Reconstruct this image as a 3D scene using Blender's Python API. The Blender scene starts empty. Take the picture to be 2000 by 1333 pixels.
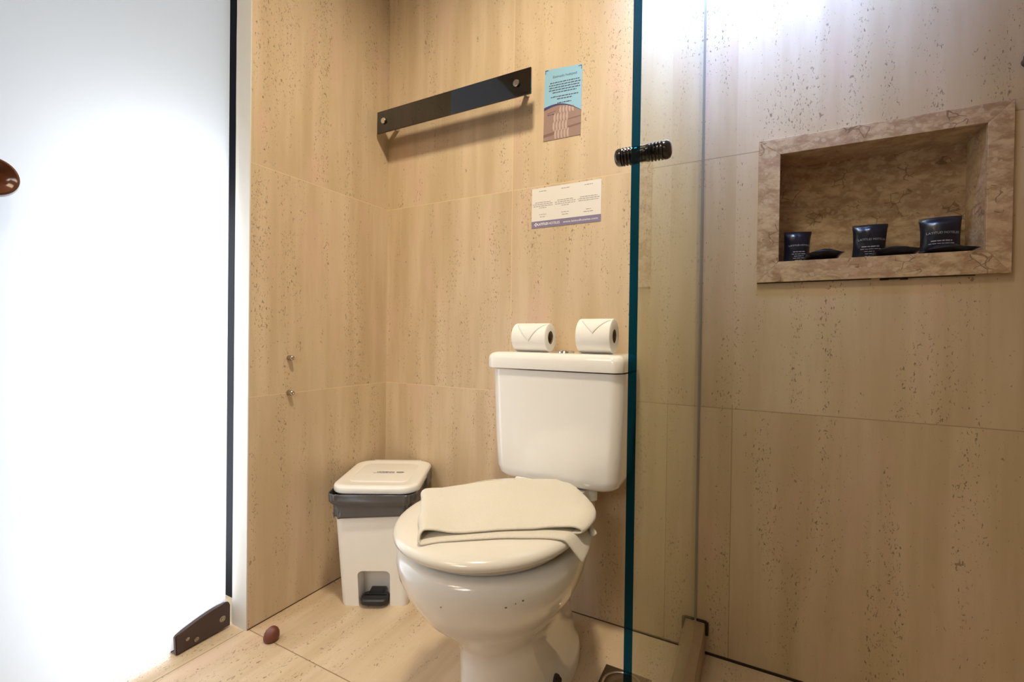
import bpy, bmesh, math, random
from mathutils import Vector, Matrix, noise as mnoise
S = bpy.context.scene
COL = S.collection

# ------------------------------------------------------------------ camera, world, lights, exposure
CAM = Vector((1.143, -1.1998, 0.7633))
yaw, pitch, roll, FPX = 0.4931, -0.0086, 0.0133, 892.07
_f = Vector((-math.sin(yaw) * math.cos(pitch), math.cos(yaw) * math.cos(pitch), math.sin(pitch)))
_r = Vector((math.cos(yaw), math.sin(yaw), 0)); _u = _r.cross(_f)
_r2 = _r * math.cos(roll) + _u * math.sin(roll); _u2 = -_r * math.sin(roll) + _u * math.cos(roll)
cd = bpy.data.cameras.new('camera'); cam = bpy.data.objects.new('camera', cd); COL.objects.link(cam)
M = Matrix((_r2, _u2, -_f)).transposed().to_4x4(); M.translation = CAM
cam.matrix_world = M
cd.sensor_width = 36.0; cd.lens = FPX / 2000 * 36.0; cd.clip_start = 0.02
S.camera = cam
S.view_settings.view_transform = 'Standard'; S.view_settings.look = 'None'
S.view_settings.gamma = 1.0; S.view_settings.use_curve_mapping = False
S.view_settings.exposure = 0.12
W = bpy.data.worlds.new('world'); S.world = W; W.use_nodes = True
W.node_tree.nodes['Background'].inputs[0].default_value = (0.75, 0.86, 1.0, 1)
W.node_tree.nodes['Background'].inputs[1].default_value = 0.6

def lamp(name, typ, loc, target, power, color, **kw):
    d = bpy.data.lights.new(name, typ); o = bpy.data.objects.new(name, d); COL.objects.link(o)
    d.energy = power; d.color = color
    for k, v in kw.items(): setattr(d, k, v)
    o.location = loc
    o.rotation_euler = (Vector(target) - Vector(loc)).to_track_quat('-Z', 'Y').to_euler()
    return o
# warm downlight in the ceiling over the basin side of the room
lamp('ceiling_downlight', 'SPOT', (0.86, -0.84, 2.31), (0.38, -0.17, 0.6), 92, (1.0, 0.862, 0.64), spot_size=1.72, spot_blend=1.0, shadow_soft_size=0.085)
# cool spot in the shower ceiling, close to the wall
lamp('shower_spot', 'SPOT', (1.16, -0.34, 2.06), (1.16, 0.0, 1.80), 128, (0.33, 0.50, 1.0), spot_size=1.50, spot_blend=1.0, shadow_soft_size=0.05)
# added fill spot and fill panel behind the camera, brightening the upright faces
lamp('fill_spot', 'SPOT', (0.85, -2.05, 1.25), (0.25, -0.35, 0.38), 38, (1.0, 0.94, 0.86), spot_size=0.90, spot_blend=1.0, shadow_soft_size=0.30)
lamp('fill_panel', 'AREA', (0.40, -2.05, 2.20), (0.55, -0.30, 0.55), 5.5, (1.0, 0.79, 0.53), shape='SQUARE', size=0.5)
# daylight of the next room falling on the frosted door from outside
lamp('daylight', 'AREA', (-0.30, -0.62, 0.60), (0, -0.62, 0.60), 6.6, (0.86, 0.92, 1.0), shape='RECTANGLE', size=0.22, size_y=1.1)

# ------------------------------------------------------------------ materials
class NT:
    def __init__(s, name):
        s.m = bpy.data.materials.new(name); s.m.use_nodes = True
        s.t = s.m.node_tree; s.t.nodes.clear()
        s.out = s.t.nodes.new('ShaderNodeOutputMaterial')
    def n(s, typ, props=None, **ins):
        nd = s.t.nodes.new('ShaderNode' + typ)
        for k, v in (props or {}).items(): setattr(nd, k, v)
        for k, v in ins.items():
            key = int(k[1:]) if k[0] == 'i' and k[1:].isdigit() else k.replace('_', ' ')
            s.set(nd.inputs[key], v)
        return nd
    def set(s, sock, v):
        if isinstance(v, bpy.types.NodeSocket): s.t.links.new(v, sock)
        elif isinstance(v, bpy.types.Node): s.t.links.new(v.outputs[0], sock)
        elif isinstance(v, (tuple, list)) and sock.type == 'RGBA' and len(v) == 3: sock.default_value = (*v, 1)
        else: sock.default_value = v
    def math(s, op, a, b=None, c=None, clamp=False):
        nd = s.t.nodes.new('ShaderNodeMath'); nd.operation = op; nd.use_clamp = clamp
        s.set(nd.inputs[0], a)
        if b is not None: s.set(nd.inputs[1], b)
        if c is not None: s.set(nd.inputs[2], c)
        return nd.outputs[0]
    def mix(s, fac, a, b, blend='MIX'):
        nd = s.t.nodes.new('ShaderNodeMix'); nd.data_type = 'RGBA'; nd.blend_type = blend
        s.set(nd.inputs[0], fac); s.set(nd.inputs[6], a); s.set(nd.inputs[7], b)
        return nd.outputs[2]
    def ramp(s, fac, lo, hi):
        nd = s.t.nodes.new('ShaderNodeMapRange'); nd.interpolation_type = 'SMOOTHSTEP'
        s.set(nd.inputs[0], fac); nd.inputs[1].default_value = lo; nd.inputs[2].default_value = hi
        return nd.outputs[0]
    def vec(s, x, y, z): return s.n('CombineXYZ', None, X=x, Y=y, Z=z).outputs[0]
    def noise(s, v, scale=1.0, detail=2.0, rough=0.5, dist=0.0):
        nd = s.n('TexNoise', None, Vector=v, Scale=scale, Detail=detail, Roughness=rough, Distortion=dist)
        return nd.outputs[0]
    def done(s, bsdf):
        s.t.links.new(bsdf.outputs[0], s.out.inputs[0]); return s.m

def plain(name, color, rough=0.5, metal=0.0, coat=0.0, spec=0.5, vary=0.06, scale=40, bump=0.0, bscale=400, trans=0.0):
    t = NT(name)
    co = t.n('TexCoord').outputs[3]
    nz = t.noise(co, scale, 3)
    c = t.mix(t.math('MULTIPLY', nz, vary * 2), color, tuple(x * 0.72 for x in color))
    b = t.n('BsdfPrincipled', None, Base_Color=c, Roughness=rough, Metallic=metal)
    b.inputs['Coat Weight'].default_value = coat; b.inputs['Coat Roughness'].default_value = 0.04
    b.inputs['Specular IOR Level'].default_value = spec
    if bump:
        bp = t.n('Bump', None, Strength=bump, Distance=0.001, Height=t.noise(co, bscale, 2))
        t.set(b.inputs['Normal'], bp)
    return t.done(b)

def travertine(name, mode):
    """vein-cut travertine tiles: mode 'wall' (veins upright) or 'floor' (veins along y)"""
    t = NT(name)
    xyz = t.n('SeparateXYZ', None, Vector=t.n('TexCoord').outputs[3])
    X, Y, Z = xyz.outputs
    if mode == 'wall':
        u = t.math('ADD', X, Y); w = Z
        if True:
            tu = t.math('FLOOR', t.math('DIVIDE', t.math('ADD', X, 0.107), 0.6))
        tw = t.math('MINIMUM', t.math('FLOOR', t.math('DIVIDE', Z, 0.6)), 2.0)
        du = t.math('ABSOLUTE', t.math('SUBTRACT', t.math('FRACT', t.math('DIVIDE', t.math('ADD', X, 0.107 + 0.3 - 0.0), 0.6)), 0.5))
        dw = t.math('ABSOLUTE', t.math('SUBTRACT', t.math('FRACT', t.math('DIVIDE', t.math('ADD', Z, 0.3), 0.6)), 0.5))
        dw = t.math('ADD', dw, t.math('GREATER_THAN', Z, 1.5))
        tile = t.math('ADD', t.math('MULTIPLY', tu, 3.71), t.math('MULTIPLY', tw, 7.13))
        tile = t.math('ADD', tile, t.math('MULTIPLY', t.math('LESS_THAN', X, 0.0005), 11.3))
        upper = t.math('MULTIPLY', t.math('GREATER_THAN', X, 0.75), t.math('GREATER_THAN', Z, 0.61))
        du = t.math('ADD', du, upper)
        jt = 0.0011 / 0.6
    else:
        u = X; w = Y
        tu = t.math('GREATER_THAN', X, -0.007); tw = t.math('GREATER_THAN', Y, -0.485)
        du = t.math('DIVIDE', t.math('ABSOLUTE', t.math('ADD', X, 0.007)), 0.6)
        dw = t.math('DIVIDE', t.math('ABSOLUTE', t.math('ADD', Y, 0.485)), 0.6)
        tile = t.math('ADD', t.math('MULTIPLY', tu, 3.71), t.math('MULTIPLY', tw, 7.13))
        jt = 0.0012 / 0.6
    uo = t.math('ADD', u, t.math('MULTIPLY', tile, 1.37))
    # wavy veins
    wob = t.math('MULTIPLY', t.noise(t.vec(t.math('MULTIPLY', uo, 6.0), t.math('MULTIPLY', w, 3.0), tile), 1.0, 1), 0.016)
    uw = t.math('ADD', uo, wob)
    streak = t.noise(t.vec(t.math('MULTIPLY', uw, 19.0), t.math('MULTIPLY', w, 1.5), tile), 1.0, 3, 0.55)
    fine = t.noise(t.vec(t.math('MULTIPLY', uw, 120.0), t.math('MULTIPLY', w, 14.0), tile), 1.0, 3, 0.65)
    blot = t.noise(t.vec(t.math('MULTIPLY', uo, 7.0), t.math('MULTIPLY', w, 3.5), tile), 1.0, 3, 0.55)
    pinkn = t.noise(t.vec(t.math('MULTIPLY', uo, 11.0), t.math('MULTIPLY', w, 4.0), t.math('ADD', tile, 40.0)), 1.0, 2)
    base = t.mix(t.ramp(streak, 0.30, 0.70), WALL_A, WALL_B)
    base = t.mix(t.math('MULTIPLY', t.ramp(blot, 0.42, 0.72), 0.55), base, WALL_C)
    base = t.mix(t.math('MULTIPLY', t.ramp(pinkn, 0.52, 0.72), 0.45), base, WALL_P)
    base = t.mix(t.math('MULTIPLY', t.ramp(fine, 0.46, 0.78), 0.16), base, WALL_D)
    # pits gathered in vein bands
    band = t.ramp(t.noise(t.vec(t.math('MULTIPLY', uw, 22.0), t.math('MULTIPLY', w, 2.2), t.math('ADD', tile, 9.0)), 1.0, 2, 0.6), 0.42, 0.62)
    p1 = t.noise(t.vec(t.math('MULTIPLY', uw, 310.0), t.math('MULTIPLY', w, 125.0), tile), 1.0, 2, 0.62, 0.6)
    thr = t.math('SUBTRACT', 0.705, t.math('MULTIPLY', band, 0.095))
    pit = t.math('MULTIPLY', t.math('SUBTRACT', p1, thr), 22.0, clamp=True)
    p2 = t.noise(t.vec(t.math('MULTIPLY', uw, 120.0), t.math('MULTIPLY', w, 75.0), t.math('ADD', tile, 5.0)), 1.0, 2, 0.55, 0.9)
    pit2 = t.math('MULTIPLY', t.math('MULTIPLY', t.math('SUBTRACT', p2, t.math('SUBTRACT', 0.745, t.math('MULTIPLY', band, 0.085))), 26.0, clamp=True), 0.8)
    pits = t.math('MAXIMUM', pit, pit2)
    base = t.mix(t.math('MULTIPLY', pits, 0.72), base, PIT)
    j = t.math('LESS_THAN', t.math('MINIMUM', du, dw), jt)
    jc = t.mix(t.ramp(u, 0.75, 1.05), (0.74, 0.56, 0.36), (0.34, 0.24, 0.14)) if mode == 'wall' else (0.16, 0.09, 0.04)
    base = t.mix(t.math('MULTIPLY', j, 0.75), base, jc)
    b = t.n('BsdfPrincipled', None, Base_Color=base, Roughness=t.math('ADD', 0.42 if mode == 'wall' else 0.34, t.math('MULTIPLY', pits, 0.3)))
    b.inputs['Specular IOR Level'].default_value = 0.35
    bp = t.n('Bump', None, Strength=0.35, Distance=0.001, Height=t.math('SUBTRACT', 1.0, t.math('MAXIMUM', pits, j)))
    t.set(b.inputs['Normal'], bp)
    return t.done(b)
WALL_A = (0.54, 0.405, 0.255); WALL_B = (0.655, 0.515, 0.355); WALL_C = (0.57, 0.44, 0.27)
WALL_P = (0.66, 0.46, 0.35); WALL_D = (0.44, 0.32, 0.20); PIT = (0.13, 0.085, 0.05)

def breccia(name):
    t = NT(name); co = t.n('TexCoord').outputs[3]
    rn = t.n('ObjectInfo').outputs['Random']          # every slab is its own cut of stone
    co = t.n('VectorMath', {'operation': 'ADD'}, i0=co, i1=t.vec(t.math('MULTIPLY', rn, 7.0), t.math('MULTIPLY', rn, 3.0), t.math('MULTIPLY', rn, 5.0))).outputs[0]
    d = t.n('TexNoise', None, Vector=co, Scale=30.0, Detail=3.0)
    v2 = t.n('VectorMath', {'operation': 'MULTIPLY_ADD'}, i0=d.outputs[1], i1=(0.022, 0.022, 0.014), i2=co).outputs[0]
    sq = t.n('VectorMath', {'operation': 'MULTIPLY'}, i0=v2, i1=(1.0, 1.0, 1.9)).outputs[0]
    n1 = t.noise(sq, 30, 6, 0.68, 0.3); n2 = t.noise(sq, 8, 3); n3 = t.noise(sq, 130, 3, 0.6)
    c = t.mix(t.ramp(n1, 0.36, 0.66), (0.37, 0.235, 0.140), (0.64, 0.48, 0.31))
    c = t.mix(t.math('MULTIPLY', t.ramp(n2, 0.45, 0.65), 0.40), c, (0.50, 0.31, 0.22))
    c = t.mix(t.math('MULTIPLY', t.ramp(n3, 0.56, 0.72), 0.40), c, (0.66, 0.53, 0.39))
    vo = t.n('TexVoronoi', {'feature': 'F1'}, Vector=v2, Scale=85.0, Randomness=1.0)
    rnd_ = t.n('SeparateColor', None, Color=vo.outputs[1]).outputs[0]
    chip = t.math('MULTIPLY', t.math('LESS_THAN', vo.outputs[0], t.math('MULTIPLY', rnd_, 0.40)), t.math('GREATER_THAN', rnd_, 0.70))
    c = t.mix(t.math('MULTIPLY', chip, 0.55), c, (0.66, 0.52, 0.38))
    ve = t.n('TexVoronoi', {'feature': 'DISTANCE_TO_EDGE'}, Vector=v2, Scale=44.0, Randomness=1.0)
    crack = t.math('MULTIPLY', t.math('LESS_THAN', ve.outputs[0], 0.035), t.math('GREATER_THAN', t.noise(co, 20, 2), 0.60))
    c = t.mix(t.math('MULTIPLY', crack, 0.6), c, (0.11, 0.065, 0.035))
    b = t.n('BsdfPrincipled', None, Base_Color=c, Roughness=0.32)
    b.inputs['Specular IOR Level'].default_value = 0.4
    return t.done(b)

def clear_glass(name):
    t = NT(name)
    # both surfaces of the pane reflect; the two are taken together on the side that is met first
    fr = t.math('MULTIPLY', t.n('Fresnel', None, IOR=1.45).outputs[0], 1.6)
    back = t.n('NewGeometry').outputs['Backfacing']
    fr = t.math('MULTIPLY', fr, t.math('SUBTRACT', 1.0, back), clamp=True)
    tr = t.n('BsdfTransparent', None, Color=(0.940, 0.972, 0.925))
    gl = t.n('BsdfGlossy', None, Color=(0.93, 0.97, 0.95), Roughness=0.015)
    sm = t.noise(t.n('TexCoord').outputs[3], 9.0, 2)
    mx = t.n('MixShader', None, i0=t.math('MULTIPLY', fr, t.math('ADD', 0.8, t.math('MULTIPLY', sm, 0.2))), i1=tr.outputs[0], i2=gl.outputs[0])
    return t.done(mx)
def glass_edge(name):
    t = NT(name)
    tr = t.n('BsdfTransparent', None, Color=(0.0, 0.16, 0.42))
    pr = t.n('BsdfPrincipled', None, Base_Color=(0.0, 0.012, 0.016), Roughness=0.3)
    pr.inputs['Specular IOR Level'].default_value = 0.2
    nz = t.noise(t.n('TexCoord').outputs[3], 60.0, 2)
    mx = t.n('MixShader', None, i0=t.math('ADD', 0.5, t.math('MULTIPLY', nz, 0.1)), i1=tr.outputs[0], i2=pr.outputs[0])
    return t.done(mx)
def frosted(name):
    t = NT(name); co = t.n('TexCoord').outputs[3]
    nz = t.noise(co, 5.0, 2)
    tl = t.n('BsdfTranslucent', None, Color=t.mix(nz, (0.93, 0.95, 0.97), (0.97, 0.97, 0.97)))
    pr = t.n('BsdfPrincipled', None, Base_Color=(0.80, 0.83, 0.86), Roughness=0.28)
    mx = t.n('MixShader', None, i0=0.22, i1=tl.outputs[0], i2=pr.outputs[0])
    return t.done(mx)

MT = dict(
    wall=travertine('travertine_wall', 'wall'), floor=travertine('travertine_floor', 'floor'),
    plaster=plain('white_plaster', (0.66, 0.645, 0.60), 0.7, bump=0.3, bscale=60),
    ceil=plain('ceiling_paint', (0.82, 0.81, 0.78), 0.8),
    dark=plain('dark_gap_strip', (0.004, 0.004, 0.007), 0.7, spec=0.1),
    marble=breccia('brown_breccia'),
    glass=clear_glass('clear_glass'), edge=glass_edge('glass_edge'), frost=frosted('frosted_glass'),
    porcelain=plain('white_porcelain', (0.86, 0.845, 0.815), 0.12, coat=0.6, vary=0.02),
    seat=plain('white_seat_plastic', (0.76, 0.725, 0.65), 0.16, coat=0.3, vary=0.02),
    towel=plain('terry_cotton', (0.74, 0.69, 0.60), 0.95, spec=0.1, vary=0.08, scale=160, bump=1.0, bscale=700),
    paper=plain('tissue_paper', (0.88, 0.865, 0.83), 0.9, spec=0.1, vary=0.04, bump=0.25, bscale=300),
    flap=plain('tissue_shaded', (0.82, 0.81, 0.79), 0.9, spec=0.1, vary=0.04),  # same tissue in a greyer tone, the fold's shading put into the colour
    core=plain('brown_cardboard', (0.22, 0.145, 0.085), 0.85),
    binp=plain('white_bin_plastic', (0.84, 0.825, 0.79), 0.3, vary=0.03),
    liner=plain('grey_bin_liner', (0.10, 0.098, 0.10), 0.28, vary=0.5, scale=30, bump=0.5, bscale=60),
    pedal=plain('black_plastic', (0.015, 0.016, 0.02), 0.4),
    blackglass=plain('black_glass', (0.004, 0.003, 0.003), 0.03, coat=1.0),
    chrome=plain('chrome', (0.72, 0.70, 0.68), 0.12, metal=1.0, vary=0.05),
    steel=plain('brushed_steel', (0.42, 0.38, 0.33), 0.25, metal=1.0, vary=0.1),
    brass=plain('dull_bronze_plate', (0.14, 0.095, 0.05), 0.35, metal=0.6, vary=0.3),
    bronze=plain('brown_hinge_metal', (0.085, 0.058, 0.055), 0.38, metal=0.4, vary=0.3),
    wood=plain('glossy_brown', (0.12, 0.032, 0.012), 0.15, coat=0.6, vary=0.3),
    rubber=plain('brown_rubber', (0.15, 0.042, 0.022), 0.42, vary=0.3),
    blacknob=plain('black_knob', (0.018, 0.016, 0.022), 0.12, coat=0.8),
    curb=plain('curb_stone', (0.47, 0.335, 0.21), 0.4, vary=0.35, scale=90),
    grout=plain('brown_grout', (0.09, 0.05, 0.025), 0.8),
    mastic=plain('dark_mastic', (0.02, 0.012, 0.008), 0.6),
    seal=plain('clear_seal', (0.28, 0.25, 0.20), 0.3),
    bluep=plain('light_blue_print', (0.27, 0.52, 0.70), 0.35, vary=0.05),
    navy=plain('navy_print', (0.045, 0.04, 0.16), 0.4),
    pinkb=plain('brown_print', (0.33, 0.215, 0.185), 0.4, vary=0.3, scale=25),
    pinkd=plain('dark_brown_print', (0.20, 0.115, 0.10), 0.4),
    pinkl=plain('pale_brown_print', (0.50, 0.37, 0.335), 0.4, vary=0.2),
    whitep=plain('white_print', (0.77, 0.74, 0.70), 0.4, vary=0.03),
    purple=plain('purple_print', (0.235, 0.20, 0.33), 0.4, vary=0.1, scale=20),
    ink=plain('ink', (0.06, 0.06, 0.12), 0.6), inkg=plain('grey_ink', (0.26, 0.24, 0.22), 0.6),
    inkw=plain('white_ink', (0.86, 0.84, 0.86), 0.5), blueink=plain('blue_ink', (0.05, 0.07, 0.16), 0.5),
    pouch=plain('navy_foil', (0.010, 0.012, 0.022), 0.34, coat=0.1, vary=0.4, bump=0.25, bscale=50),
    silverink=plain('silver_ink', (0.48, 0.47, 0.50), 0.4),
    yellowed=plain('chip_mark', (0.12, 0.10, 0.08), 0.6),
)

# ------------------------------------------------------------------ mesh helpers
def box(bm, x0, x1, y0, y1, z0, z1, bev=0.0, seg=2):
    r = bmesh.ops.create_cube(bm, size=1.0)
    vs = r['verts']
    for v in vs:
        v.co = Vector(((x0 + x1) / 2 + v.co.x * (x1 - x0), (y0 + y1) / 2 + v.co.y * (y1 - y0), (z0 + z1) / 2 + v.co.z * (z1 - z0)))
    if bev:
        es = list({e for v in vs for e in v.link_edges})
        bmesh.ops.bevel(bm, geom=es, offset=bev, segments=seg, profile=0.5, affect='EDGES')
    return vs
def loft(bm, rings, cap0=True, cap1=True, closed=True):
    rs = [[bm.verts.new(p) for p in r] for r in rings]
    n = len(rs[0])
    for a, b in zip(rs, rs[1:]):
        for i in range(n if closed else n - 1):
            k = (i + 1) % n
            bm.faces.new((a[i], a[k], b[k], b[i]))
    if cap0: bm.faces.new(list(reversed(rs[0])))
    if cap1: bm.faces.new(rs[-1])
    return rs
def lathe(bm, prof, base, axis, seg=32, cap0=True, cap1=True):
    """prof: (distance along axis, radius)"""
    a = Vector(axis).normalized(); e = a.orthogonal().normalized(); g = a.cross(e)
    base = Vector(base)
    rings = [[base + a * h + (e * math.cos(2 * math.pi * i / seg) + g * math.sin(2 * math.pi * i / seg)) * max(r, 1e-5) for i in range(seg)] for h, r in prof]
    loft(bm, rings, cap0, cap1)
def sring(z, cx, w, yf, ym, yb, nf=2.0, nb=2.5, N=96):
    out = []
    for i in range(N):
        t = 2 * math.pi * i / N; c, s = math.cos(t), math.sin(t)
        n = nf if s < 0 else nb
        x = cx + w * math.copysign(abs(c) ** (2 / n), c)
        y = ym - (ym - yf) * abs(s) ** (2 / n) if s < 0 else ym + (yb - ym) * abs(s) ** (2 / n)
        out.append(Vector((x, y, z)))
    return out
def rrect(cx, cy, hx, hy, r, z, N=8):
    out = []
    for qx, qy, a0 in ((1, 1, 0), (-1, 1, 90), (-1, -1, 180), (1, -1, 270)):
        for i in range(N + 1):
            a = math.radians(a0 + 90 * i / N)
            out.append(Vector((cx + qx * (hx - r) + r * math.cos(a), cy + qy * (hy - r) + r * math.sin(a), z)))
    return out
def offset_of(o):
    v = Vector()
    while o is not None:
        v += o.location; o = o.parent
    return v
def obj(name, bm, mat, parent=None, smooth=True, angle=35, local=False):
    bmesh.ops.remove_doubles(bm, verts=bm.verts, dist=1e-6)
    bmesh.ops.recalc_face_normals(bm, faces=bm.faces)
    if parent is not None and not local:
        bmesh.ops.translate(bm, verts=bm.verts, vec=-offset_of(parent))
    me = bpy.data.meshes.new(name); bm.to_mesh(me); bm.free()
    o = bpy.data.objects.new(name, me); COL.objects.link(o)
    if mat is not None: me.materials.append(MT[mat])
    if parent is not None: o.parent = parent
    if smooth:
        ca = math.cos(math.radians(angle))
        me.polygons.foreach_set('use_smooth', [True] * len(me.polygons))
        b2 = bmesh.new(); b2.from_mesh(me)
        for e in b2.edges:
            e.smooth = not (len(e.link_faces) == 2 and e.link_faces[0].normal.dot(e.link_faces[1].normal) < ca)
        b2.to_mesh(me); b2.free()
    return o
def tag(o, label=None, cat=None, group=None, kind=None):
    if label: o['label'] = label
    if cat: o['category'] = cat
    if group: o['group'] = group
    if kind: o['kind'] = kind
    return o
def thing(name, label, cat, loc, rotz=0.0, group=None):
    o = bpy.data.objects.new(name, None); COL.objects.link(o); o.empty_display_size = 0.05
    o.location = loc; o.rotation_euler = (0, 0, rotz)
    return tag(o, label, cat, group)
def mkbox(name, dims, mat, parent=None, bev=0.0, **kw):
    bm = bmesh.new(); box(bm, *dims, bev=bev); return obj(name, bm, mat, parent, **kw)
def struct(o): o['kind'] = 'structure'; return o
_dg = None
def text_bm(body, size, align='CENTER', bold=0.0):
    cu = bpy.data.curves.new('lettering', 'FONT'); cu.body = body; cu.size = size; cu.align_x = align
    cu.extrude = 0.00012; cu.offset = bold; cu.resolution_u = 3
    o = bpy.data.objects.new('lettering', cu); COL.objects.link(o)
    bpy.context.view_layer.update()
    dg = bpy.context.evaluated_depsgraph_get()
    me = bpy.data.meshes.new_from_object(o.evaluated_get(dg))
    bm = bmesh.new(); bm.from_mesh(me)
    bpy.data.objects.remove(o); bpy.data.curves.remove(cu); bpy.data.meshes.remove(me)
    return bm
def xz(bm, x, y, z, rot=0.0):
    """lay lettering drawn in the xy plane onto a wall plane facing -y"""
    c, s = math.cos(rot), math.sin(rot)
    for v in bm.verts:
        a, b, d = v.co
        v.co = Vector((x + a * c - b * s, y - d, z + a * s + b * c))
    return bm
def join(dst, src):
    me = bpy.data.meshes.new('tmp'); src.to_mesh(me); src.free(); dst.from_mesh(me); bpy.data.meshes.remove(me)

def fit(bm, x0, x1):
    a = min(v.co.x for v in bm.verts); c = max(v.co.x for v in bm.verts)
    for v in bm.verts: v.co.x = x0 + (v.co.x - a) * (x1 - x0) / (c - a)

# ------------------------------------------------------------------ the room
H = 2.36; XR = 2.05; YB = -2.25
NX0, NX1, NZ0, NZ1 = 1.182, 1.522, 0.941, 1.182      # niche opening
bm = bmesh.new()
T = 0.14
box(bm, -0.12, NX0 - 0.012, 0.0, T, 0.0, H); box(bm, NX1 + 0.012, XR, 0.0, T, 0.0, H)
box(bm, NX0 - 0.012, NX1 + 0.012, 0.0, T, 0.0, NZ0 - 0.012); box(bm, NX0 - 0.012, NX1 + 0.012, 0.0, T, NZ1 + 0.012, H)
struct(obj('wall_back', bm, 'wall', smooth=False))
bm = bmesh.new(); box(bm, -0.115, 0.0, -0.4895, 0.0, 0.0, H)
struct(obj('wall_left', bm, 'wall', smooth=False))
DOOR_END = -1.36
bm = bmesh.new(); box(bm, -0.115, 0.0, YB, DOOR_END, 0.0, H); box(bm, -0.115, 0.0, DOOR_END, -0.4895, 2.12, H)
struct(obj('wall_left_front', bm, 'wall', smooth=False))
struct(mkbox('baseboard_back', (0.0, 1.0, -0.0016, 0.0, 0.0, 0.0022), 'grout', smooth=False))
struct(mkbox('baseboard_left', (0.0, 0.0016, -0.4895, -0.0016, 0.0, 0.0022), 'grout', smooth=False))
struct(mkbox('baseboard_shower', (1.043, XR, -0.003, 0.0, 0.0, 0.0055), 'mastic', smooth=False))
struct(mkbox('wall_right', (XR, XR + 0.1, YB, T, 0, H), 'wall', smooth=False))
struct(mkbox('wall_front', (-0.115, XR + 0.1, YB - 0.1, YB, 0, H), 'plaster', smooth=False))
struct(mkbox('floor', (-1.6, XR + 0.1, YB - 0.1, T, -0.08, 0.0), 'floor', smooth=False))
struct(mkbox('ceiling', (-0.115, XR + 0.1, YB - 0.1, T, H, H + 0.08), 'ceil', smooth=False))
# white plastered end of the left wall, slightly wavy lower edge
bm = bmesh.new()
ring = []
for k in range(41):
    z = H * k / 40
    w = 0.0605 + 0.0012 * mnoise.noise(Vector((0, 0, z * 9)))
    ring.append([Vector((0.0004, -0.4895, z)), Vector((0.0004, -0.4925, z)), Vector((-w, -0.4925, z)), Vector((-w, -0.4895, z))])
loft(bm, ring)
struct(obj('trim_1', bm, 'plaster', smooth=False))
struct(mkbox('trim_2', (-0.115, -0.0595, -0.4918, -0.4895, 0.068, 2.12), 'dark', smooth=False))  # near-black strip put in for the dark gap beside the door edge
# shower kerb
bm = bmesh.new(); box(bm, 1.000, 1.043, YB + 0.5, -0.001, 0.0, 0.076, bev=0.005)
kerb = struct(obj('trim_3', bm, 'curb'))
bm = bmesh.new(); box(bm, 1.043, 1.050, -0.010, -0.0005, 0.048, 0.079, bev=0.002); box(bm, 1.022, 1.045, -0.006, -0.0005, 0.0755, 0.081, bev=0.002)
obj('corner_dark_gap', bm, 'mastic', kerb)  # dark lumps standing in for the dark hole where kerb meets wall

# ------------------------------------------------------------------ frosted glass door
door = thing('door_1', 'frosted white glass door glowing with daylight at left', 'door', (-0.066, -0.51, 0.0)); door['kind'] = 'structure'
bm = bmesh.new(); box(bm, -0.071, -0.061, -1.34, -0.509, 0.012, 2.10, bev=0.001)
obj('glass_panel', bm, 'frost', door, smooth=False)
# patch hinge at the lower corner: outline in the y-z plane with a curved top
def patch(x0, x1):
    b = bmesh.new()
    pts = [(-0.503, 0.006), (-0.628, 0.002), (-0.630, 0.044)]
    for k in range(9):
        t = k / 8; pts.append((-0.627 + 0.110 * t, 0.0475 + 0.022 * math.sin(t * math.pi / 2)))
    pts += [(-0.506, 0.0665), (-0.503, 0.058)]
    f0 = [b.verts.new((x0, y, z)) for y, z in pts]; f1 = [b.verts.new((x1, y, z)) for y, z in pts]
    n = len(pts)
    for i in range(n): b.faces.new((f0[i], f0[(i + 1) % n], f1[(i + 1) % n], f1[i]))
    b.faces.new(f0); b.faces.new(list(reversed(f1)))
    bmesh.ops.bevel(b, geom=[e for e in b.edges if abs(e.verts[0].co.x - e.verts[1].co.x) < 1e-6], offset=0.0018, segments=2, affect='EDGES')
    return b
pb = patch(-0.061, -0.050); join(pb, patch(-0.082, -0.071))
hinge = obj('patch_hinge', pb, 'bronze', door)
for (y, z, r) in ((-0.523, 0.033, 0.0075), (-0.604, 0.028, 0.0042), (-0.584, 0.016, 0.0055)):
    b = bmesh.new(); lathe(b, [(0, r), (0.0012, r), (0.0012, r * 0.75), (0.0003, r * 0.68), (0.0003, r * 0.45), (0.0013, r * 0.42), (0.0013, r * 0.2), (0.0002, 0.0001)], (-0.0502, y, z), (1, 0, 0), 20)
    obj('screw', b, 'steel', hinge)
b = bmesh.new()
lathe(b, [(0, 0.010), (0.012, 0.010), (0.016, 0.024), (0.024, 0.0325), (0.036, 0.0345), (0.044, 0.0320), (0.0465, 0.0285), (0.045, 0.026), (0.040, 0.021), (0.034, 0.012), (0.033, 0.0001)], (-0.061, -0.930, 1.029), (1, 0, 0), 40, False, True)
kn = obj('door_knob', b, 'wood', door)
b = bmesh.new(); lathe(b, [(0, 0.006), (0.006, 0.006), (0.008, 0.0001)], (-0.0278, -0.930, 1.029), (1, 0, 0), 20)
obj('screw', b, 'chrome', kn)

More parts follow.
